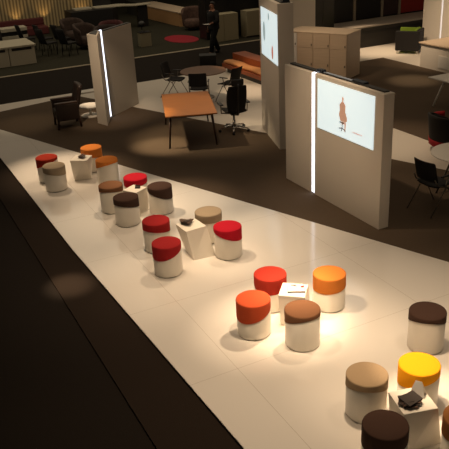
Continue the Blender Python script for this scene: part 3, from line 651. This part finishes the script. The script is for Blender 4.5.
# ------------------------------------------------------------------ walking person
def person():
    px, py = 10.82, 22.33
    t = thing('person', 'person in black clothes walking in the aisle, holding a pale paper', 'person', (px, py, -.02), math.atan2(*(lambda v: (v[1], v[0]))(cam2grid(-.78, -.62))))
    # faces +X, left is +Y
    J = {'pelvis': ((0, 0, .93), .135), 'waist': ((.0, 0, 1.08), .125), 'chest': ((.01, 0, 1.28), .145), 'neckb': ((.0, 0, 1.44), .07), 'neck': ((.015, 0, 1.50), .052), 'head': ((.03, 0, 1.60), .085), 'crown': ((.025, 0, 1.69), .075),
         'hipl': ((0, .09, .88), .095), 'kneel': ((.16, .10, .50), .060), 'ankl': ((.24, .10, .09), .042), 'toel': ((.40, .11, .035), .034),
         'hipr': ((0, -.09, .88), .095), 'kneer': ((-.07, -.10, .49), .060), 'ankr': ((-.24, -.10, .10), .042), 'toer': ((-.10, -.11, .035), .034),
         'shl': ((0, .19, 1.40), .065), 'elbl': ((.03, .26, 1.13), .045), 'wrl': ((.24, .24, 1.09), .032),
         'shr': ((0, -.19, 1.40), .065), 'elbr': ((-.06, -.26, 1.12), .045), 'wrr': ((.03, -.28, .88), .032)}
    E = [('pelvis', 'waist'), ('waist', 'chest'), ('chest', 'neckb'), ('neckb', 'neck'), ('neck', 'head'), ('head', 'crown'), ('pelvis', 'hipl'), ('hipl', 'kneel'), ('kneel', 'ankl'), ('ankl', 'toel'), ('pelvis', 'hipr'), ('hipr', 'kneer'), ('kneer', 'ankr'), ('ankr', 'toer'), ('neckb', 'shl'), ('shl', 'elbl'), ('elbl', 'wrl'), ('neckb', 'shr'), ('shr', 'elbr'), ('elbr', 'wrr')]
    for s, wr, dr in (('l', (.24, .24, 1.09), Vector((.97, -.1, -.2))), ('r', (.03, -.28, .88), Vector((.15, 0, -1)))):
        wv = Vector(wr); dr = dr.normalized(); side = Vector((0, 1, 0)) if s == 'l' else Vector((1, 0, .15)).normalized()
        J['palm'+s] = (tuple(wv+dr*.06), .028); E.append(('wr'+s, 'palm'+s))
        for i, (off, ln) in enumerate(((-.027, .075), (-.009, .085), (.009, .08), (.027, .065))):
            J['f%s%d' % (s, i)] = (tuple(wv+dr*.10+side*off), .010); J['g%s%d' % (s, i)] = (tuple(wv+dr*(.10+ln*.9)+side*off*1.1+Vector((0, 0, -.015))), .008)
            E += [('palm'+s, 'f%s%d' % (s, i)), ('f%s%d' % (s, i), 'g%s%d' % (s, i))]
        J['t'+s] = (tuple(wv+dr*.07-side*.045), .011); J['u'+s] = (tuple(wv+dr*.115-side*.055), .009); E += [('palm'+s, 't'+s), ('t'+s, 'u'+s)]
    names = list(J); me = bpy.data.meshes.new('body'); me.from_pydata([J[n][0] for n in names], [(names.index(a), names.index(b)) for a, b in E], [])
    o = bpy.data.objects.new('body', me); COL.objects.link(o); o.parent = t
    m = o.modifiers.new('skin', 'SKIN'); sv = me.skin_vertices[0].data
    for i, n in enumerate(names): sv[i].radius = (J[n][1], J[n][1]); sv[i].use_root = (n == 'pelvis')
    s = o.modifiers.new('sub', 'SUBSURF'); s.levels = 1; s.render_levels = 2
    o.modifiers['skin'].use_smooth_shade = True
    sk = mat('skin', (150, 104, 80), .55); me.materials.append(sk)
    CL = mat('black_clothes', (14, 13, 15), .9)
    bm = nb()   # jacket: torso and sleeves
    rings = [(.86, .19, .23), (1.0, .185, .215), (1.1, .18, .21), (1.25, .19, .225), (1.36, .175, .225), (1.43, .11, .16), (1.47, .075, .085)]
    vs_ = [[bm.verts.new((.0+a*cos(2*pi*k/20), b*sin(2*pi*k/20), z)) for k in range(20)] for z, a, b in rings]
    for a, b in zip(vs_, vs_[1:]):
        for k in range(20): bm.faces.new((a[k], a[(k+1) % 20], b[(k+1) % 20], b[k]))
    for pts in ([(0, .15, 1.40), (0, .20, 1.38), (.03, .265, 1.13), (.21, .245, 1.095)], [(0, -.15, 1.40), (0, -.20, 1.38), (-.06, -.265, 1.12), (.02, -.278, .91)]):
        tube(bm, pts, [.085, .09, .072, .055], 12)
    finish(bm, 'jacket', CL, t, True)
    bm = nb()
    for s_, kn, an in ((1, (.16, .10, .50), (.235, .10, .10)), (-1, (-.07, -.10, .49), (-.24, -.10, .10))):
        tube(bm, [(0, s_*.085, .98), (0, s_*.09, .86), kn, an], [.125, .118, .09, .078], 14)
    finish(bm, 'trousers', CL, t, True)
    for a, b in (((.22, .10, .05), (.40, .11, .035)), ((-.26, -.10, .05), (-.09, -.11, .035))):
        bm = nb(); tube(bm, [a, ((a[0]+b[0])/2, (a[1]+b[1])/2, .05), b], [.05, .052, .035], 12); finish(bm, 'shoe', BLACK, t, True)
    bm = nb(); bmesh.ops.create_uvsphere(bm, u_segments=20, v_segments=14, radius=1, matrix=Matrix.Translation((.012, 0, 1.655)) @ Matrix.Diagonal((.105, .092, .10, 1)))
    bmesh.ops.delete(bm, geom=[v for v in bm.verts if v.co.x > .065 and v.co.z < 1.70], context='VERTS'); finish(bm, 'hair', mat('dark_hair', (30, 22, 18), .7), t, True)
    for s_ in (-1, 1):
        bm = nb(); bmesh.ops.create_uvsphere(bm, u_segments=10, v_segments=8, radius=.011, matrix=Matrix.Translation((.108, s_*.032, 1.63))); finish(bm, 'eye', BLACK, t, True)
        bm = nb(); bmesh.ops.create_uvsphere(bm, u_segments=10, v_segments=8, radius=1, matrix=Matrix.Translation((.025, s_*.088, 1.61)) @ Matrix.Diagonal((.018, .01, .03, 1))); finish(bm, 'ear', sk, t, True)
    bm = nb(); prism(bm, [(.10, -.014), (.135, 0), (.10, .014)], 1.585, 1.615); finish(bm, 'nose', sk, t, bev=.004)
    bm = nb(); box(bm, .098, .108, -.022, .022, 1.555, 1.563); finish(bm, 'mouth', mat('lips', (120, 60, 52), .6), t)
    # paper in the left hand
    v = cam2grid(-.78, -.62); a = math.atan2(v[1], v[0])
    q = Matrix.Rotation(a, 4, 'Z') @ Vector((.41, .225, 1.065))
    pp = thing('paper_sheet', 'pale sheet of paper in the hand of the walking person', 'paper', (px+q.x, py+q.y, -.02+q.z), a)
    bm = nb(); sheet(bm, lambda u, v_: Vector((-.03+.22*u, -.08+.15*v_, .012+.02*u*u)), 4, 3, .003); finish(bm, 'sheet', PAPER, pp)
person()
